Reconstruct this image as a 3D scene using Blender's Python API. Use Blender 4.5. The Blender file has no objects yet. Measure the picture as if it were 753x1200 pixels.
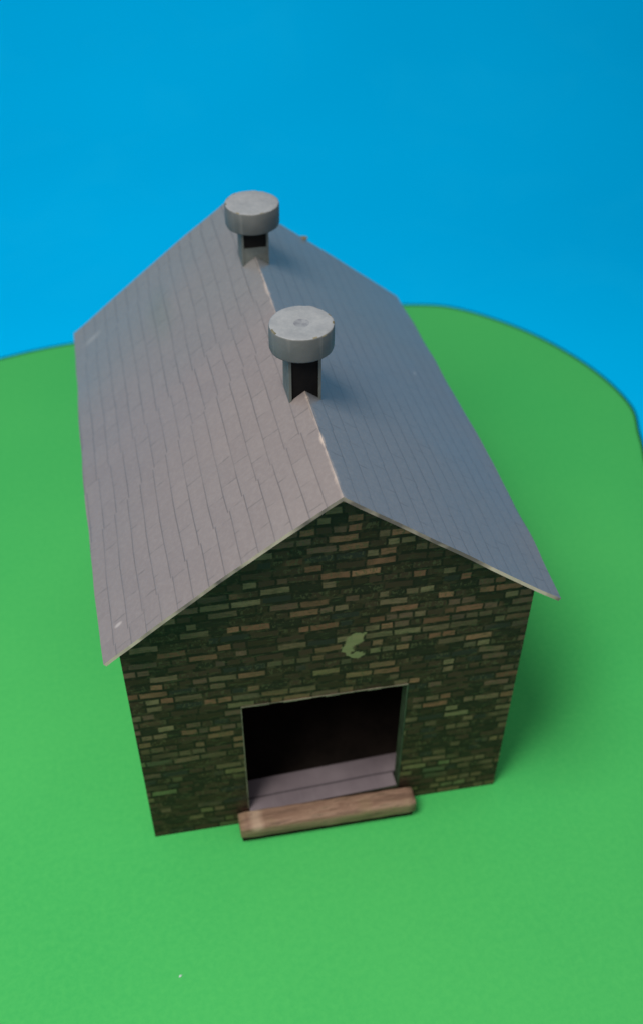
import bpy, bmesh, math, random
from mathutils import Vector, Matrix, noise

S = 0.1            # one working unit = the width of the model's gable wall = 10 cm
scene = bpy.context.scene
random.seed(4)

# ------------------------------------------------------------------ camera
CX, CY, CZ = -0.389, -1.561, 2.647
YAW, PIT, ROL, FPX = 0.228, -0.740, 0.008, 1192.0
cam_d = bpy.data.cameras.new("camera")
cam = bpy.data.objects.new("camera", cam_d)
scene.collection.objects.link(cam)
scene.camera = cam
fwd = Vector((math.sin(YAW)*math.cos(PIT), math.cos(YAW)*math.cos(PIT), math.sin(PIT)))
rgt = Vector((math.cos(YAW), -math.sin(YAW), 0))
upv = rgt.cross(fwd)
r2 = rgt*math.cos(ROL) + upv*math.sin(ROL)
u2 = -rgt*math.sin(ROL) + upv*math.cos(ROL)
m3 = Matrix((r2, u2, -fwd)).transposed()
cam.matrix_world = Matrix.Translation(Vector((CX, CY, CZ))*S) @ m3.to_4x4()
cam_d.sensor_fit = 'VERTICAL'
cam_d.sensor_height = 24.0
cam_d.lens = 24.0*FPX/1200.0
cam_d.clip_start = 0.005
cam_d.clip_end = 20.0
cam_d.dof.use_dof = True
focus = Vector((0.0, 0.0, 1.12)) - Vector((CX, CY, CZ))
cam_d.dof.focus_distance = focus.dot(fwd)*S
cam_d.dof.aperture_fstop = 9.5

# ------------------------------------------------------------------ world
w = bpy.data.worlds.new("World")
scene.world = w
w.use_nodes = True
bg = w.node_tree.nodes['Background']
bg.inputs['Color'].default_value = (0.96, 0.97, 1.0, 1)
bg.inputs['Strength'].default_value = 0.37

# ------------------------------------------------------------------ lamps
def area(name, loc, target, size, power, color):
    d = bpy.data.lights.new(name, 'AREA')
    d.shape = 'DISK'; d.size = size*S; d.energy = power; d.color = color
    o = bpy.data.objects.new(name, d)
    scene.collection.objects.link(o)
    o.location = Vector(loc)*S
    o.rotation_euler = (Vector(target)-Vector(loc)).to_track_quat('-Z', 'Y').to_euler()
    return o
area("ceiling_lamp", (-2.2, -1.1, 7.6), (0, .5, .4), 2.7, 3.85, (1.0, 0.94, 0.86))
area("foreground_fill", (-2.6, -2.3, 5.2), (-.3, -.8, 0), 1.8, 1.15, (1.0, 0.92, 0.80))  # soft fill added at the front left to brighten the foreground

scene.view_settings.view_transform = 'Standard'
scene.view_settings.look = 'None'
scene.view_settings.exposure = 0.0
scene.view_settings.gamma = 1.0

# ------------------------------------------------------------------ node helpers
class NT:
    def __init__(self, name):
        self.mat = bpy.data.materials.new(name)
        self.mat.use_nodes = True
        self.t = self.mat.node_tree
        self.bsdf = self.t.nodes['Principled BSDF']
        tc = self.t.nodes.new('ShaderNodeTexCoord')
        sc = self.t.nodes.new('ShaderNodeVectorMath'); sc.operation = 'SCALE'
        sc.inputs['Scale'].default_value = 1.0/S
        self.t.links.new(tc.outputs['Object'], sc.inputs[0])
        self.co = sc.outputs[0]
        sp = self.t.nodes.new('ShaderNodeSeparateXYZ')
        self.t.links.new(self.co, sp.inputs[0])
        self.x, self.y, self.z = sp.outputs
    def put(self, sock, v):
        if v is None: return
        if isinstance(v, bpy.types.NodeSocket): self.t.links.new(v, sock)
        else: sock.default_value = v
    def m(self, op, a, b=None, c=None, clamp=False):
        n = self.t.nodes.new('ShaderNodeMath'); n.operation = op; n.use_clamp = clamp
        for i, v in enumerate((a, b, c)): 
            if v is not None: self.put(n.inputs[i], v)
        return n.outputs[0]
    def vec(self, x=0.0, y=0.0, z=0.0):
        n = self.t.nodes.new('ShaderNodeCombineXYZ')
        self.put(n.inputs[0], x); self.put(n.inputs[1], y); self.put(n.inputs[2], z)
        return n.outputs[0]
    def scale(self, v, s):
        n = self.t.nodes.new('ShaderNodeVectorMath'); n.operation = 'MULTIPLY'
        self.put(n.inputs[0], v); n.inputs[1].default_value = s if hasattr(s, '__len__') else (s, s, s)
        return n.outputs[0]
    def noise(self, scale, detail=2.0, rough=0.5, v=None, dist=0.0, out=0):
        n = self.t.nodes.new('ShaderNodeTexNoise')
        self.put(n.inputs['Vector'], v if v is not None else self.co)
        n.inputs['Scale'].default_value = scale; n.inputs['Detail'].default_value = detail
        n.inputs['Roughness'].default_value = rough; n.inputs['Distortion'].default_value = dist
        return n.outputs[out]
    def white(self, v):
        n = self.t.nodes.new('ShaderNodeTexWhiteNoise'); n.noise_dimensions = '3D'
        self.put(n.inputs['Vector'], v)
        return n.outputs['Value']
    def ramp(self, f, lo, hi, a=0.0, b=1.0):
        n = self.t.nodes.new('ShaderNodeMapRange')
        self.put(n.inputs[0], f); n.inputs[1].default_value = lo; n.inputs[2].default_value = hi
        n.inputs[3].default_value = a; n.inputs[4].default_value = b
        return n.outputs[0]
    def mix(self, f, a, b, blend='MIX'):
        n = self.t.nodes.new('ShaderNodeMix'); n.data_type = 'RGBA'; n.blend_type = blend
        self.put(n.inputs[0], f)
        for s, v in ((n.inputs[6], a), (n.inputs[7], b)):
            if isinstance(v, tuple): v = (*v, 1.0) if len(v) == 3 else v
            self.put(s, v)
        return n.outputs[2]
    def cramp(self, f, stops, interp='CONSTANT'):
        n = self.t.nodes.new('ShaderNodeValToRGB'); n.color_ramp.interpolation = interp
        e = n.color_ramp.elements
        while len(e) < len(stops): e.new(0.5)
        for el, (p, c) in zip(e, stops): el.position = p; el.color = (*c, 1)
        self.put(n.inputs[0], f)
        return n.outputs[0]
    def blob(self, x, y, cx, cy, rx, ry, soft=0.4):
        dx = self.m('DIVIDE', self.m('SUBTRACT', x, cx), rx)
        dy = self.m('DIVIDE', self.m('SUBTRACT', y, cy), ry)
        d = self.m('SQRT', self.m('ADD', self.m('MULTIPLY', dx, dx), self.m('MULTIPLY', dy, dy)))
        return self.ramp(d, 1.0+soft, 1.0-soft)
    def bump(self, h, strength=0.3, dist=0.001):
        n = self.t.nodes.new('ShaderNodeBump'); n.inputs['Strength'].default_value = strength
        n.inputs['Distance'].default_value = dist
        self.put(n.inputs['Height'], h); self.t.links.new(n.outputs[0], self.bsdf.inputs['Normal'])
    def done(self, col, rough=0.6, spec=0.4):
        if isinstance(col, tuple) and len(col) == 3: col = (*col, 1.0)
        self.put(self.bsdf.inputs['Base Color'], col)
        self.put(self.bsdf.inputs['Roughness'], rough)
        self.put(self.bsdf.inputs['Specular IOR Level'], spec)
        return self.mat

# ------------------------------------------------------------------ materials
def mat_green():
    n = NT("green_card")
    big = n.noise(0.9, 2)
    fib = n.noise(60, 3, 0.7)
    fine = n.noise(16, 3, 0.6)
    c = n.mix(n.ramp(big, .3, .7), (0.048, 0.412, 0.106), (0.064, 0.458, 0.116))
    c = n.mix(n.ramp(fib, .35, .7, 0, .20), c, (0.12, 0.60, 0.15))
    c = n.mix(n.ramp(fine, .55, .75, 0, .10), c, (0.05, 0.36, 0.10))
    # light scuffs on the card: thin scratches
    sv = n.scale(n.co, (3.2, 14, 1))
    scr = n.noise(3.0, 4, 0.65, v=sv)
    line = n.m('MULTIPLY', n.ramp(n.m('ABSOLUTE', n.m('SUBTRACT', scr, .5)), .006, .0), n.ramp(n.noise(2.2, 1), .56, .66))
    c = n.mix(n.m('MULTIPLY', line, .35), c, (0.07, 0.36, 0.11))
    n.bump(n.m('ADD', n.m('MULTIPLY', fib, .4), n.m('MULTIPLY', fine, .6)), .18, .0004)
    return n.done(c, 0.8, 0.06)

def mat_blue():
    n = NT("blue_card")
    c = n.mix(n.ramp(n.noise(0.5, 2), .35, .65), (0.0, 0.450, 0.900), (0.0, 0.475, 0.940))
    c = n.mix(n.ramp(n.noise(20, 3, .6), .4, .8, 0, .06), c, (0.0, 0.51, 0.93))
    c = n.mix(n.ramp(n.noise(1.6, 3, .55, dist=.6), .50, .66, 0, .12), c, (0.01, 0.52, 0.94))
    n.bump(n.noise(30, 3), .08, .0004)
    return n.done(c, 0.8, 0.0)

def mat_brick():
    n = NT("printed_brick_paper")
    H, Wd = 0.0285, 0.068
    u0 = n.m('ADD', n.x, n.y)
    dz = n.m('MULTIPLY', n.m('SUBTRACT', n.noise(9, 2), .5), .012)
    dz2 = n.m('MULTIPLY', n.m('SUBTRACT', n.noise(70, 2), .5), .004)
    v = n.m('ADD', n.m('ADD', n.z, dz), dz2)
    u = n.m('ADD', u0, n.m('MULTIPLY', n.m('SUBTRACT', n.noise(55, 2), .5), .005))
    row = n.m('FLOOR', n.m('DIVIDE', v, H))
    fv = n.m('SUBTRACT', n.m('DIVIDE', v, H), row)
    roff = n.m('MULTIPLY', n.white(n.vec(row, 3.3, 1.7)), 1.0)
    uu = n.m('ADD', n.m('DIVIDE', u, Wd), roff)
    cell = n.m('FLOOR', uu)
    fu = n.m('SUBTRACT', uu, cell)
    # some stretchers split into two headers
    split = n.m('GREATER_THAN', n.white(n.vec(cell, row, 7.1)), .55)
    half = n.m('GREATER_THAN', fu, n.m('ADD', .42, n.m('MULTIPLY', n.white(n.vec(cell, row, 2.2)), .2)))
    hv = n.m('MULTIPLY', split, half)
    rid = n.white(n.vec(n.m('ADD', n.m('MULTIPLY', cell, 2.0), hv), row, 5.0))
    rid2 = n.white(n.vec(n.m('ADD', n.m('MULTIPLY', cell, 2.0), hv), row, 11.0))
    # distance to brick border (u in real units, v in real units)
    edge_u = n.m('MULTIPLY', n.m('MINIMUM', fu, n.m('SUBTRACT', 1.0, fu)), Wd)
    sp_d = n.m('MULTIPLY', n.m('ABSOLUTE', n.m('SUBTRACT', fu, n.m('ADD', .42, n.m('MULTIPLY', n.white(n.vec(cell, row, 2.2)), .2)))), Wd)
    edge_s = n.m('ADD', sp_d, n.m('MULTIPLY', n.m('SUBTRACT', 1.0, split), 1.0))
    edge_v = n.m('SUBTRACT', n.m('MULTIPLY', n.m('MINIMUM', fv, n.m('SUBTRACT', 1.0, fv)), H), .0026)
    edge = n.m('MINIMUM', n.m('MINIMUM', edge_u, edge_s), edge_v)
    inside = n.ramp(edge, .0014, .0042)
    patch = n.noise(3.2, 3, .6)
    thr = n.m('ADD', rid, n.m('MULTIPLY', n.m('SUBTRACT', patch, .5), .85))
    lit = n.ramp(thr, .56, .66)
    lo = n.ramp(n.m('ADD', n.m('MULTIPLY', n.z, 1.4), n.m('MULTIPLY', n.m('SUBTRACT', rid2, .5), .9)), .15, 1.15)
    green_set = n.cramp(rid2, [(0, (.140, .130, .058)), (.22, (.165, .125, .065)), (.42, (.075, .090, .048)), (.58, (.175, .160, .075)), (.72, (.150, .098, .058)), (.88, (.120, .155, .065))])
    brown_set = n.cramp(rid2, [(0, (.240, .105, .065)), (.25, (.175, .115, .070)), (.45, (.290, .140, .082)), (.62, (.150, .082, .058)), (.80, (.200, .155, .085))])
    bright = n.mix(n.ramp(n.m('ADD', n.noise(2.2, 1), n.m('MULTIPLY', n.m('SUBTRACT', n.z, .55), .35)), .30, .52), green_set, brown_set)
    dark = n.cramp(rid2, [(0, (.032, .019, .011)), (.3, (.021, .015, .010)), (.5, (.044, .024, .016)), (.7, (.025, .021, .019)), (.85, (.052, .027, .019))])
    grain = n.noise(90, 3, .75, v=n.scale(n.co, (.5, .5, 1.6)))
    bright = n.mix(n.ramp(grain, .45, .70, 0, .62), bright, (.034, .033, .017))
    body = n.mix(n.m('MULTIPLY', lit, n.ramp(n.white(n.vec(cell, row, 4.4)), 0, 1, .50, 1.0)), dark, bright)
    mortar = n.mix(n.ramp(n.noise(40, 2), .5, .62), (.016, .010, .007), (.044, .029, .017))
    c = n.mix(inside, mortar, body)
    # fine dashed hatch of the print, olive ink
    hatch = n.noise(1.0, 2, .6, v=n.scale(n.co, (30, 30, 170)))
    c = n.mix(n.m('MULTIPLY', n.ramp(hatch, .60, .68), .55), c, (.060, .068, .030))
    hatch2 = n.noise(1.0, 2, .6, v=n.scale(n.co, (130, 130, 75)))
    c = n.mix(n.m('MULTIPLY', n.ramp(hatch2, .54, .62), n.m('MULTIPLY', n.m('MULTIPLY', n.ramp(n.white(n.vec(cell, row, 9.4)), .45, .55), inside), .60)), c, (.085, .080, .040))
    # pale green damaged patch above the doorway
    rag = n.m('MULTIPLY', n.m('SUBTRACT', n.noise(34, 4, .65), .5), .055)
    px = n.m('ADD', u0, rag); pz = n.m('ADD', n.z, rag)
    b1 = n.blob(px, pz, .058, .750, .021, .020, .12)
    b2 = n.blob(px, pz, .042, .722, .014, .030, .12)
    b3 = n.blob(px, pz, .056, .690, .026, .009, .15)
    b = n.m('MAXIMUM', n.m('MAXIMUM', b1, b2), b3)
    onfront = n.m('LESS_THAN', n.y, .06)
    c = n.mix(n.m('MULTIPLY', n.m('MULTIPLY', b, onfront), .75), c, (.250, .255, .120))
    n.bump(n.m('ADD', n.noise(120, 2), n.m('MULTIPLY', inside, .6)), .12, .0002)
    return n.done(c, 0.60, 0.22)

def mat_roof():
    n = NT("printed_slate_paper")
    # distance down the slope from the ridge
    k = 0.67/0.532
    ax = n.m('ABSOLUTE', n.x)
    s0 = n.m('MULTIPLY', ax, k)
    CH, SW = 0.0452, 0.079
    side = n.m('SIGN', n.x)
    wob = n.m('MULTIPLY', n.m('SUBTRACT', n.noise(4, 2), .5), .010)
    s1 = n.m('ADD', s0, wob)
    # slates: each run of slates steps its course line a little
    yy = n.m('ADD', n.y, n.m('MULTIPLY', n.m('SUBTRACT', n.noise(30, 2), .5), .008))
    zone = n.m('FLOOR', n.m('DIVIDE', n.m('ADD', yy, n.m('MULTIPLY', s0, .35)), .19))
    step = n.m('MULTIPLY', n.m('SUBTRACT', n.white(n.vec(zone, side, 3.0)), .5), .0075)
    s2 = n.m('ADD', s1, step)
    course = n.m('FLOOR', n.m('DIVIDE', s2, CH))
    fs = n.m('SUBTRACT', n.m('DIVIDE', s2, CH), course)
    d_c = n.m('MULTIPLY', n.m('MINIMUM', fs, n.m('SUBTRACT', 1.0, fs)), CH)
    yo = n.m('ADD', n.m('DIVIDE', yy, SW), n.m('ADD', n.m('MULTIPLY', course, .5), n.m('MULTIPLY', n.white(n.vec(course, side, 1.0)), .25)))
    sl = n.m('FLOOR', yo)
    fy = n.m('SUBTRACT', yo, sl)
    d_j = n.m('MULTIPLY', n.m('MINIMUM', fy, n.m('SUBTRACT', 1.0, fy)), SW)
    tone = n.white(n.vec(sl, course, side))
    base = n.mix(tone, (.196, .170, .170), (.210, .183, .182))
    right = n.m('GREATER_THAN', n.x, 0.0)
    base = n.mix(n.m('MULTIPLY', right, .9), base, (.160, .175, .200))  # bluish reflection on the right slope, painted into its base colour
    # old stains, with the far part's bluish reflection painted in as a cooler wash
    wash = n.m('MULTIPLY', n.ramp(n.m('ADD', n.y, n.m('MULTIPLY', n.m('SUBTRACT', n.noise(2.2, 3), .5), .9)), .62, 1.12), .75)
    base = n.mix(wash, base, (.165, .178, .182))
    base = n.mix(n.m('MULTIPLY', n.blob(n.x, n.y, -.27, 1.02, .03, .11, .6), .35), base, (.12, .15, .13))
    base = n.mix(n.ramp(n.noise(5, 4, .6), .52, .75, 0, .22), base, (.20, .19, .195))
    base = n.mix(n.ramp(n.noise(85, 3, .7), .42, .7, 0, .11), base, (.40, .37, .36))
    wk = n.ramp(n.noise(6, 2), .35, .6, .45, 1.0)
    lc = n.m('MULTIPLY', n.ramp(d_c, .0021, .0009), wk)
    c = n.mix(n.m('MULTIPLY', lc, .58), base, (.075, .068, .070))
    # soft darker lower rim of every course
    c = n.mix(n.ramp(fs, .80, 1.0, 0, .14), c, (.12, .11, .11))
    jw = n.ramp(n.noise(24, 2), .45, .62, .05, 1.0)
    lj = n.m('MULTIPLY', n.ramp(d_j, .0028, .0010), jw)
    c = n.mix(n.m('MULTIPLY', lj, .48), c, (.10, .092, .092))
    # worn ridge: ink rubbed off the fold
    rag = n.m('MULTIPLY', n.m('SUBTRACT', n.noise(22, 3, .6), .5), .018)
    rd = n.m('ADD', ax, rag)
    c = n.mix(n.m('MULTIPLY', n.ramp(rd, .005, .0), n.ramp(n.noise(7, 2), .40, .62, .15, .8)), c, (.55, .46, .40))
    # small pale scuffs
    sc = n.noise(26, 2, .5, v=n.scale(n.co, (1, .45, 1)))
    c = n.mix(n.m('MULTIPLY', n.ramp(sc, .77, .82), .35), c, (.55, .53, .52))
    c = n.mix(n.m('MULTIPLY', n.blob(n.x, n.y, -.475, 1.20, .022, .012, .7), .22), c, (.5, .5, .5))
    c = n.mix(n.m('MULTIPLY', n.blob(n.m('ADD', n.x, rag), n.y, -.488, .015, .008, .005, .4), .40), c, (.60, .56, .55))
    n.bump(n.m('ADD', n.m('MULTIPLY', n.noise(110, 3), .5), n.m('MULTIPLY', lc, -.6)), .20, .0003)
    n.bsdf.inputs['Coat Weight'].default_value = .35
    n.bsdf.inputs['Coat Roughness'].default_value = .28
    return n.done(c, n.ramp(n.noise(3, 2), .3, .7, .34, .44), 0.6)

def mat_edge():
    n = NT("worn_card_edge")
    c = n.mix(n.ramp(n.noise(7, 3, .6), .42, .58), (.16, .13, .12), (.62, .50, .40))
    return n.done(c, .8, .2)

def mat_simple(name, c1, c2, scale=12, rough=.7, spec=.25, bump=.15, boards=False):
    n = NT(name)
    c = n.mix(n.ramp(n.noise(scale, 3, .6), .35, .68), c1, c2)
    if boards:      # vertical board joints of the printed inside
        fr = n.m('FRACT', n.m('DIVIDE', n.m('ADD', n.x, n.y), .085))
        c = n.mix(n.ramp(n.m('MINIMUM', fr, n.m('SUBTRACT', 1.0, fr)), .06, .02), c, (.004, .003, .003))
    c = n.mix(n.ramp(n.noise(scale*6, 2, .6), .4, .75, 0, .25), c, tuple(min(1, v*1.4) for v in c2))
    n.bump(n.noise(scale*5, 2), bump, .0003)
    return n.done(c, rough, spec)

def mat_cap_top():
    n = NT("grey_painted_card")
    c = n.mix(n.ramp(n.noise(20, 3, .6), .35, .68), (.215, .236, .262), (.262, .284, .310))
    c = n.mix(n.ramp(n.noise(90, 3, .7), .45, .7, 0, .30), c, (.34, .36, .38))
    g = n.ramp(n.m('SNAP', n.noise(14, 1), .1), .6, .8, 0, .12)
    c = n.mix(g, c, (.22, .23, .24))
    n.bump(n.noise(60, 3), .35, .0004)
    return n.done(c, .60, .35)

def mat_cap_side():
    n = NT("grey_painted_rim")
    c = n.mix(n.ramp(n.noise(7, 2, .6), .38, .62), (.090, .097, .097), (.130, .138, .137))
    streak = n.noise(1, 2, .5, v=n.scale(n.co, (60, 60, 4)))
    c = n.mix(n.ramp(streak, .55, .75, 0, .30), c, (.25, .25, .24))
    n.bump(n.noise(40, 3), .3, .0004)
    return n.done(c, .6, .3)

def mat_dimple():
    n = NT("dimple_stain")
    return n.done(n.mix(n.ramp(n.noise(60, 2), .4, .6), (.15, .165, .195), (.22, .24, .27)), .7, .2)

def mat_wood():
    n = NT("printed_wood_paper")
    g = n.noise(1, 4, .65, v=n.scale(n.co, (6, 60, 60)), dist=.6)
    c = n.cramp(g, [(.30, (.120, .075, .052)), (.47, (.220, .135, .095)), (.58, (.285, .185, .130)), (.72, (.165, .120, .080))], 'LINEAR')
    c = n.mix(n.ramp(n.noise(9, 3), .52, .7, 0, .5), c, (.24, .19, .10))
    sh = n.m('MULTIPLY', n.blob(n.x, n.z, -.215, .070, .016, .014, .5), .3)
    c = n.mix(sh, c, (.70, .56, .42))  # pale highlight painted into the wood near the step's top
    c = n.mix(n.ramp(n.noise(1, 3, .7, v=n.scale(n.co, (14, 90, 90))), .58, .66, 0, .6), c, (.085, .060, .040))
    n.bump(n.m('ADD', g, n.noise(40, 3)), .5, .0006)
    return n.done(c, .6, .3)

def mat_floor():
    n = NT("grey_plank_print")
    v = n.m('ADD', n.y, n.m('MULTIPLY', n.m('SUBTRACT', n.noise(5, 2), .5), .006))
    f = n.m('FRACT', n.m('DIVIDE', n.m('ADD', v, .028), .070))
    d = n.m('MULTIPLY', n.m('MINIMUM', f, n.m('SUBTRACT', 1.0, f)), .070)
    c = n.mix(n.ramp(n.noise(9, 3), .35, .65), (.150, .124, .142), (.200, .168, .188))
    c = n.mix(n.m('MULTIPLY', n.ramp(d, .0042, .0015), .85), c, (.05, .042, .05))
    c = n.mix(n.ramp(n.noise(1, 3, .6, v=n.scale(n.co, (60, 8, 1))), .55, .75, 0, .3), c, (.22, .19, .21))
    return n.done(c, .6, .3)

M = dict(green=mat_green(), blue=mat_blue(), brick=mat_brick(), roof=mat_roof(), edge=mat_edge(),
         cap_top=mat_cap_top(), cap_side=mat_cap_side(), dimple=mat_dimple(), wood=mat_wood(), floor=mat_floor(),
         duct=mat_simple("duct_card", (.10, .115, .11), (.145, .16, .15), 16),
         black=mat_simple("black_card", (.010, .008, .007), (.020, .015, .013), 10, .8, .1),
         rim_shade=mat_simple("dark_green_rim_shade", (.002, .035, .022), (.003, .050, .028), 8, .9, 0.0),
         duct_black=mat_simple("duct_black_card", (.005, .005, .006), (.010, .009, .009), 10, .8, .1),
         inner=mat_simple("dark_card_inside", (.080, .050, .040), (.140, .085, .064), 8, .85, .1, boards=True),
         jamb=mat_simple("jamb_card", (.020, .030, .018), (.035, .045, .024), 20, .7, .15),
         pale=mat_simple("pale_cut_edge", (.10, .10, .07), (.24, .22, .16), 14, .8, .1),
         greenline=mat_simple("green_cut_edge", (.030, .050, .030), (.06, .09, .055), 14, .8, .1),
         gable_back=mat_simple("card_underside", (.10, .085, .07), (.15, .125, .10), 10, .85, .1),
         scrap=mat_simple("white_paper", (.50, .60, .62), (.62, .70, .72), 30, .8, .2))

# ------------------------------------------------------------------ mesh helpers
def link(name, bm, mats, parent=None, smooth=False):
    bmesh.ops.recalc_face_normals(bm, faces=bm.faces)
    for v in bm.verts: v.co *= S
    me = bpy.data.meshes.new(name)
    bm.to_mesh(me); bm.free()
    if not isinstance(mats, (list, tuple)): mats = [mats]
    for m_ in mats: me.materials.append(m_)
    if smooth:
        for p in me.polygons: p.use_smooth = True
    o = bpy.data.objects.new(name, me)
    scene.collection.objects.link(o)
    if parent: o.parent = parent
    return o

def box(bm, x0, x1, y0, y1, z0, z1, mi=0, shear=None):
    sh = shear or (lambda x, y: y)
    vs = [bm.verts.new((x, sh(x, y), z)) for z in (z0, z1) for x, y in ((x0, y0), (x1, y0), (x1, y1), (x0, y1))]
    fs = [(0, 1, 2, 3), (4, 5, 6, 7), (0, 1, 5, 4), (1, 2, 6, 5), (2, 3, 7, 6), (3, 0, 4, 7)]
    out = []
    for f in fs:
        g = bm.faces.new([vs[i] for i in f]); g.material_index = mi; out.append(g)
    return out

def catmull(pts, n=10, closed=True):
    out = []; N = len(pts)
    for i in range(N):
        p0, p1, p2, p3 = (Vector(pts[(i+j-1) % N]) for j in range(4))
        for k in range(n):
            t = k/n
            out.append(0.5*((2*p1) + (p2-p0)*t + (2*p0-5*p1+4*p2-p3)*t*t + (3*p1-p0-3*p2+p3)*t**3))
    return out

# ------------------------------------------------------------------ setting
# green card sheet with a rounded far corner
edge_pts = [(-1.80, 1.9), (-1.60, 2.35), (-1.28, 2.54), (-.95, 2.631), (-.617, 2.691), (0.1, 2.735), (.65, 2.735), (1.04, 2.689), (1.277, 2.596), (1.532, 2.325),
            (1.700, 1.99), (1.756, 1.674), (1.694, 1.439), (1.60, 1.05), (1.62, 0.2), (1.66, -1.2), (1.60, -1.75), (1.0, -1.9),
            (-1.0, -1.9), (-1.75, -1.8), (-1.85, -1.2), (-1.85, .6)]
out = catmull([(x, y, 0) for x, y in edge_pts], 10)
bm = bmesh.new()
ctr = Vector((0, .4, 0))
rings = []
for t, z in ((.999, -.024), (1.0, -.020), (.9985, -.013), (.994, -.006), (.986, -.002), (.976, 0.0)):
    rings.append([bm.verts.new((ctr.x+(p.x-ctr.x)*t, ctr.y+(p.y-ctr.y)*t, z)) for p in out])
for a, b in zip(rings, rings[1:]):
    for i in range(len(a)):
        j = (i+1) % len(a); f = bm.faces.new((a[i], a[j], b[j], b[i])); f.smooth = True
        if a is not rings[-2]: f.material_index = 1  # dark green rim paints in the shadow line along the edge
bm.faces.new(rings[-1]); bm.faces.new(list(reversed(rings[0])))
g = link("ground", bm, [M['green'], M['rim_shade']]); g['kind'] = 'structure'

# blue sheet: lies under the green one, then curves up behind it
prof = [(-3.2, 0), (3.0, 0)]
for k in range(1, 13):
    a = k/12*math.radians(34); prof.append((3.0+6.0*math.sin(a), 6.0*(1-math.cos(a))))
prof.append((prof[-1][0]+8.7, prof[-1][1]+5.88))
bm = bmesh.new()
T = .02
cols = []
for i in range(2):
    x = (-13, 15)[i]
    cols.append([bm.verts.new((x, y, z-.026)) for y, z in prof])
for i in range(len(prof)-1):
    bm.faces.new((cols[0][i], cols[1][i], cols[1][i+1], cols[0][i+1]))
bmesh.ops.recalc_face_normals(bm, faces=bm.faces)
bmesh.ops.solidify(bm, geom=bm.faces[:], thickness=T)
b = link("sky_backdrop", bm, M['blue'], smooth=False); b['kind'] = 'structure'
for p in b.data.polygons: p.use_smooth = True
# keep the card from rising above z=-0.026: solidify may grow either way
zs = [v.co.z for v in b.data.vertices if v.co.y < 2.9*S]
shift = -.0235*S - max(zs)
for v in b.data.vertices: v.co.z += shift

# ------------------------------------------------------------------ the model shed
shed = bpy.data.objects.new("model_shed", None)
scene.collection.objects.link(shed)
shed['label'] = "brick-printed card model shed with grey slate roof, two round roof vents and open doorway"
shed['category'] = "model building"

WE, ZE, ZA = 0.532, 0.881, 1.291
YF, YB = -0.080, 1.315
SL = (ZA-ZE)/WE
KW, KR = -.045, -.032
DX1, DX2, DZT, DZB = -.229, .204, .546, .066
TH = .030
YW = 1.24                      # back wall plane
def rz(x): return ZA - SL*abs(x)
wy = lambda x, y: y + KW*x*max(0, 1-y/1.2)   # the gable is not quite square

# gable wall with the doorway
def gable(name, y, front):
    bm = bmesh.new()
    drop = .016
    P = {}
    def V(x, z):
        key = (round(x, 4), round(z, 4))
        if key not in P: P[key] = bm.verts.new((x, wy(x, y) if front else y, z))
        return P[key]
    zr_ = rz(.5)-drop; za_ = ZA-drop
    if front:
        bm.faces.new([V(-.5, 0), V(DX1, 0), V(DX1, DZB), V(DX1, DZT), V(-.5, DZT)])
        bm.faces.new([V(DX1, 0), V(DX2, 0), V(DX2, DZB), V(DX1, DZB)])
        bm.faces.new([V(DX2, 0), V(.5, 0), V(.5, DZT), V(DX2, DZT), V(DX2, DZB)])
        bm.faces.new([V(-.5, DZT), V(DX1, DZT), V(DX2, DZT), V(.5, DZT), V(.5, zr_), V(0, za_), V(-.5, zr_)])
    else:
        bm.faces.new([V(-.5, 0), V(.5, 0), V(.5, zr_), V(0, za_), V(-.5, zr_)])
    r = bmesh.ops.extrude_face_region(bm, geom=bm.faces[:])
    for v in r['geom']:
        if isinstance(v, bmesh.types.BMVert): v.co.y += TH
    bmesh.ops.recalc_face_normals(bm, faces=bm.faces)
    for f in bm.faces:
        n_ = f.normal
        c_ = f.calc_center_median()
        inner = (n_.y > .7) if front else (n_.y < -.7)
        if inner: f.material_index = 1
        elif front and DX1-.01 < c_.x < DX2+.01 and DZB-.01 < c_.z < DZT+.01 and abs(n_.y) < .5: f.material_index = 2
    return link(name, bm, [M['brick'], M['inner'], M['jamb']], shed)
gable("wall", 0.0, True)
gable("wall", YW-TH, False)
for sx in (-1, 1):
    bm = bmesh.new()
    x0, x1 = (-.5, -.5+TH) if sx < 0 else (.5-TH, .5)
    yfr = TH + KW*(-.5 if sx < 0 else .5) + .0004
    ztop = rz(.5)-.016
    vs = []
    for x in (x0, x1):
        for (y_, z_) in ((yfr, 0), (YW-TH-.0004, 0), (YW-TH-.0004, rz(x)-.016), (yfr, rz(x)-.016)):
            vs.append(bm.verts.new((x, y_, z_)))
    for f in ((0, 1, 2, 3), (4, 5, 6, 7), (0, 1, 5, 4), (1, 2, 6, 5), (2, 3, 7, 6), (3, 0, 4, 7)):
        bm.faces.new([vs[i] for i in f])
    bmesh.ops.recalc_face_normals(bm, faces=bm.faces)
    for f in bm.faces:
        if f.normal.x*sx < -.7: f.material_index = 1
    link("wall", bm, [M['brick'], M['inner']], shed)

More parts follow.
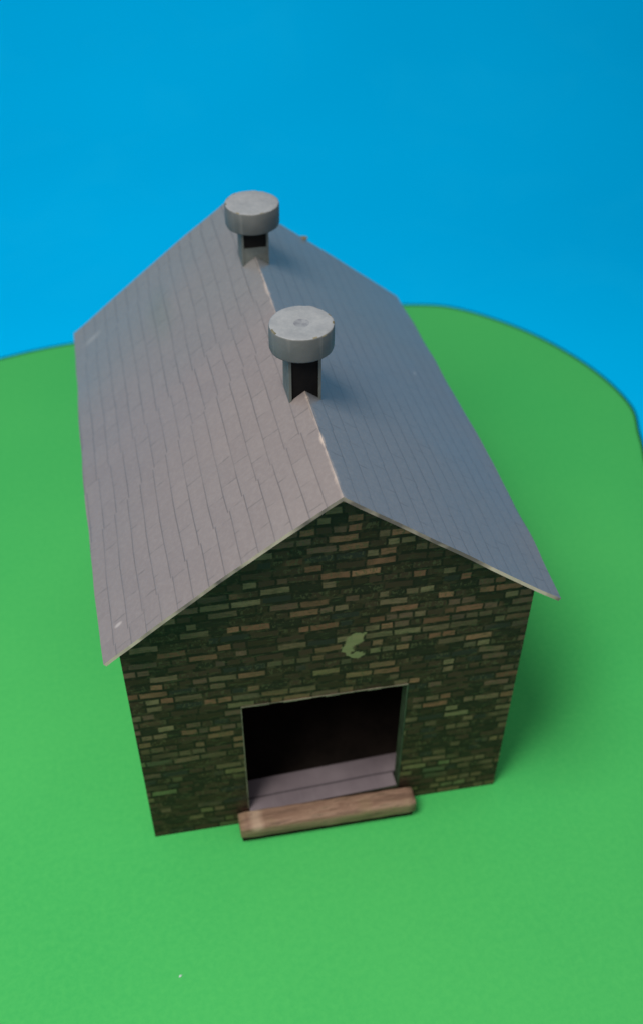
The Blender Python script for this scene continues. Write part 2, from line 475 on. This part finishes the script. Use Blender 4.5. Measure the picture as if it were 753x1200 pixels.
# card plies showing on the doorway edges
bm = bmesh.new()
def strip(pts_a, pts_b, t, mi):     # thin bar between two points
    a, b_ = Vector(pts_a), Vector(pts_b)
    box_x = (min(a.x, b_.x)-t, max(a.x, b_.x)+t); box_z = (min(a.z, b_.z)-t, max(a.z, b_.z)+t)
    box(bm, *box_x, a.y-t, a.y+t, *box_z, mi=mi, shear=wy)
for k in range(12):       # lintel edge, a ragged line of pale paper
    xa = DX1+(DX2-DX1)*k/12; xb = DX1+(DX2-DX1)*(k+1)/12
    t = .0017+.0007*math.sin(k*2.3)
    strip((xa+t, -.0005, DZT-.0010), (xb-t, -.0005, DZT-.0010+.0008*math.sin(k*1.7)), t, 0)
strip((DX1+.0005, -.0003, DZB+.01), (DX1+.0005, -.0003, DZT-.006), .0011, 0)
strip((DX2-.0010, -.0003, DZB+.01), (DX2-.0010, -.0003, DZT-.006), .0017, 1)
strip((DX2-.0010, .0150, DZB+.01), (DX2-.0010, .0150, DZT-.004), .0015, 1)
strip((DX2-.0006, .0300, DZB+.01), (DX2-.0006, .0300, DZT-.004), .0018, 1)
link("door_frame", bm, [M['pale'], M['greenline']], shed)

# inside floor
bm = bmesh.new()
box(bm, -.5+TH+.001, .5-TH-.001, TH+.012, .102, 0.001, DZB+.004)
box(bm, DX1+.003, DX2-.003, -.004, TH+.012, DZB+.0008, DZB+.004)
link("floor_board", bm, M['floor'], shed)
bm = bmesh.new()
box(bm, -.5+TH+.001, .5-TH-.001, .104, YW-TH-.002, 0.001, .008)  # black board stands in for the shade deeper inside
link("shade_board", bm, M['black'], shed)

# door step: round-edged strip wrapped in wood paper, with a black strip added below as its shadow
bm = bmesh.new()
X0, X1 = -.262, .240
yc, zc = -.036, .048
prof2 = []
for k in range(28):
    a = 2*math.pi*k/28
    c_, s_ = math.cos(a), math.sin(a)
    e = .38
    prof2.append((yc+.031*math.copysign(abs(c_)**e, c_), zc+.027*math.copysign(abs(s_)**e, s_)))
NX = 24
rows = []
for i in range(NX+1):
    t = i/NX; x = X0+(X1-X0)*t
    sh = 1.0 if 0 < i < NX else .93
    jig = .0007*math.sin(i*1.9)
    rows.append([bm.verts.new((x, yc+(y-yc)*sh+KW*x+jig*.5, zc+(z-zc)*sh+jig)) for y, z in prof2])
for a, b2 in zip(rows, rows[1:]):
    for i in range(28):
        j = (i+1) % 28; bm.faces.new((a[i], a[j], b2[j], b2[i]))
bm.faces.new(rows[0]); bm.faces.new(list(reversed(rows[-1])))
step = link("door_step", bm, M['wood'], shed, smooth=False)
for p in step.data.polygons: p.use_smooth = len(p.vertices) == 4
bm = bmesh.new()
box(bm, X0+.004, X1-.006, -.058, -.002, .0008, .022, shear=lambda x, y: y+KW*x)
link("step_shadow", bm, M['black'], step)

# roof: one bent card, grid over both slopes
bm = bmesh.new()
NU, NV = 44, 36               # along ridge, across
RT = .009
def roof_pt(x_, t):
    """x_ in -1..1 across, t 0 (near) .. 1 (far)"""
    ax = abs(x_)
    bow = math.sin(math.pi*min(1, max(0, t)))
    we = WE + (.014 if x_ > 0 else .010)*bow
    x = x_*we
    yf = YF + KR*x; yb = YB
    y = yf + (yb-yf)*t
    belly = math.sin(math.pi*ax)
    z = ZA - (ZA-ZE)*ax
    z += (.010 if x_ < 0 else .002)*belly*(1-t*.6)
    z -= .012*bow*ax*ax*0.3
    z += .0035*noise.noise(Vector((x*3.1, y*3.3, 2.0)))*min(1, ax*3)
    if x_ > .8: z += .006*((x_-.8)/.2)**2*(1-t)
    # cut edge not perfectly straight
    y += .004*noise.noise(Vector((x*9, t*2, 7)))*(1 if t in (0, 1) else 0)
    if ax == 1: x += .0035*noise.noise(Vector((x, y*9, 4)))*(1 if x_ > 0 else 1)
    return Vector((x, y, z))
top, bot = [], []
for i in range(NU+1):
    t = i/NU
    ra, rb = [], []
    for j in range(-NV//2, NV//2+1):
        x_ = j/(NV/2)
        p = roof_pt(x_, t)
        ra.append(bm.verts.new(p))
        nrm = Vector((math.copysign(SL, x_) if j else 0, 0, 1)).normalized()
        q = p - nrm*RT*(1.25 if j == 0 else 1)
        rb.append(bm.verts.new(q))
    top.append(ra); bot.append(rb)
for i in range(NU):
    for j in range(NV):
        f = bm.faces.new((top[i][j], top[i][j+1], top[i+1][j+1], top[i+1][j])); f.smooth = True
        f = bm.faces.new((bot[i][j], bot[i+1][j], bot[i+1][j+1], bot[i][j+1])); f.material_index = 2
def rim(a, b_):
    f = bm.faces.new((a[0], a[1], b_[1], b_[0])); f.material_index = 1
for j in range(NV):
    rim((top[0][j], top[0][j+1]), (bot[0][j], bot[0][j+1]))
    rim((top[NU][j], top[NU][j+1]), (bot[NU][j], bot[NU][j+1]))
for i in range(NU):
    rim((top[i][0], top[i+1][0]), (bot[i][0], bot[i+1][0]))
    rim((top[i][NV], top[i+1][NV]), (bot[i][NV], bot[i+1][NV]))
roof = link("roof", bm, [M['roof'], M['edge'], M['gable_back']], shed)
bme = bmesh.new(); bme.from_mesh(roof.data)
for e in bme.edges:
    if len(e.link_faces) == 2:
        if e.link_faces[0].material_index != e.link_faces[1].material_index: e.smooth = False
        elif abs(e.verts[0].co.x) < 1e-5 and abs(e.verts[1].co.x) < 1e-5: e.smooth = False
bme.to_mesh(roof.data); bme.free()
# little torn flake of card on the far rim
bm = bmesh.new()
fp = roof_pt(.400, 1.0)
vs = [bm.verts.new(fp+Vector(d)) for d in ((-.014, -.010, .002), (.008, -.010, .001), (.015, .001, .002), (.004, .004, .006), (-.010, .003, .006))]
bt = [bm.verts.new(v.co-Vector((0, 0, .004))) for v in vs]
bm.faces.new(vs); bm.faces.new(list(reversed(bt)))
for i in range(5):
    j = (i+1) % 5; bm.faces.new((vs[i], vs[j], bt[j], bt[i]))
link("torn_flake", bm, M['pale'], roof)

# ventilators on the ridge
def ventilator(yv, seed, ZC, label, collar=False):
    rnd = random.Random(seed)
    R, Z0, Z1 = .0725, ZC-.060, ZC
    hw, hd = .037, .036
    # side cheeks of the duct
    bm = bmesh.new()
    for s in (-1, 1):
        xa, xb = sorted((s*hw, s*(hw-.006)))
        vs = []
        for x in (xa, xb):
            for y_, z_ in ((-hd, rz(x)-.014), (hd, rz(x)-.014), (hd, Z0+.002), (-hd, Z0+.002)):
                vs.append(bm.verts.new((x, yv+y_, z_)))
        for f in ((0, 1, 2, 3), (4, 5, 6, 7), (0, 1, 5, 4), (1, 2, 6, 5), (2, 3, 7, 6), (3, 0, 4, 7)):
            bm.faces.new([vs[i] for i in f])
    v = link("ventilator", bm, M['duct'], roof)
    v['label'] = label
    # near-black core between the cheeks, a little recessed
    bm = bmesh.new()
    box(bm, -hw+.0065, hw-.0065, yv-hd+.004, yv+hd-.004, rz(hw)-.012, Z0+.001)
    link("duct_core", bm, M['duct_black'], v)
    if collar:
        bm = bmesh.new()
        box(bm, -hw+.0062, hw-.0062, yv-hd+.0015, yv+hd-.0015, rz(hw)-.012, ZA+.026)
        link("collar", bm, M['duct'], v)
    # round hand-cut cap
    bm = bmesh.new()
    N = 40
    cx, cy = 0.0, yv
    rad = [R*(1+.012*math.sin(3*a/N*2*math.pi+seed)+rnd.uniform(-.006, .006)) for a in range(N)]
    tilt = Vector((rnd.uniform(-.02, .02), rnd.uniform(-.02, .02)))
    def ring(f, z, k=0.0):
        r_ = []
        for i in range(N):
            a = 2*math.pi*i/N
            x, y_ = rad[i]*f*math.cos(a), rad[i]*f*math.sin(a)
            r_.append(bm.verts.new((cx+x, cy+y_, z+tilt.x*x+tilt.y*y_+k*rnd.uniform(-1, 1))))
        return r_
    rs = [ring(.90, Z0), ring(.985, Z0+.001), ring(1.0, Z0+.004), ring(1.005, (Z0+Z1)/2), ring(1.0, Z1-.004, .0006), ring(.985, Z1-.001, .0010), ring(.93, Z1, .0004),
          ring(.6, Z1-.0006), ring(.36, Z1-.0012), ring(.24, Z1-.0016), ring(.07, Z1-(.0020 if collar else .0036))]
    mi = [0, 0, 0, 0, 0, 2, 1, 1, 1, 1]
    for k, (a, b_) in enumerate(zip(rs, rs[1:])):
        for i in range(N):
            j = (i+1) % N
            f = bm.faces.new((a[i], a[j], b_[j], b_[i])); f.material_index = mi[k]; f.smooth = True
            if k == 9: f.material_index = 1 if collar else 3
            if k == 4 and (rnd.random() < .06): f.material_index = 2
            if k == 5 and (rnd.random() < .88): f.material_index = 1
    f = bm.faces.new(rs[-1]); f.material_index = 1 if collar else 3
    bm.faces.new(list(reversed(rs[0])))
    link("cap", bm, [M['cap_side'], M['cap_top'], M['pale'], M['dimple']], v)
ventilator(.324, 3, 1.452, "round-capped grey vent nearer the open gable")
ventilator(.965, 8, 1.432, "round-capped grey vent at the far end of the ridge", True)

# tiny white paper scrap on the green card
bm = bmesh.new()
vs = [bm.verts.new(p) for p in ((-.482, -.389, .0005), (-.476, -.388, .0010), (-.473, -.384, .0005), (-.479, -.384, .0018))]
bt = [bm.verts.new(v.co+Vector((0, 0, .0016))) for v in vs]
bm.faces.new(vs); bm.faces.new(list(reversed(bt)))
for i in range(4):
    j = (i+1) % 4; bm.faces.new((vs[i], vs[j], bt[j], bt[i]))
sc_ = link("paper_scrap", bm, M['scrap'])
sc_['label'] = "tiny white paper scrap lying on the green card in front of the shed"
sc_['category'] = "paper scrap"
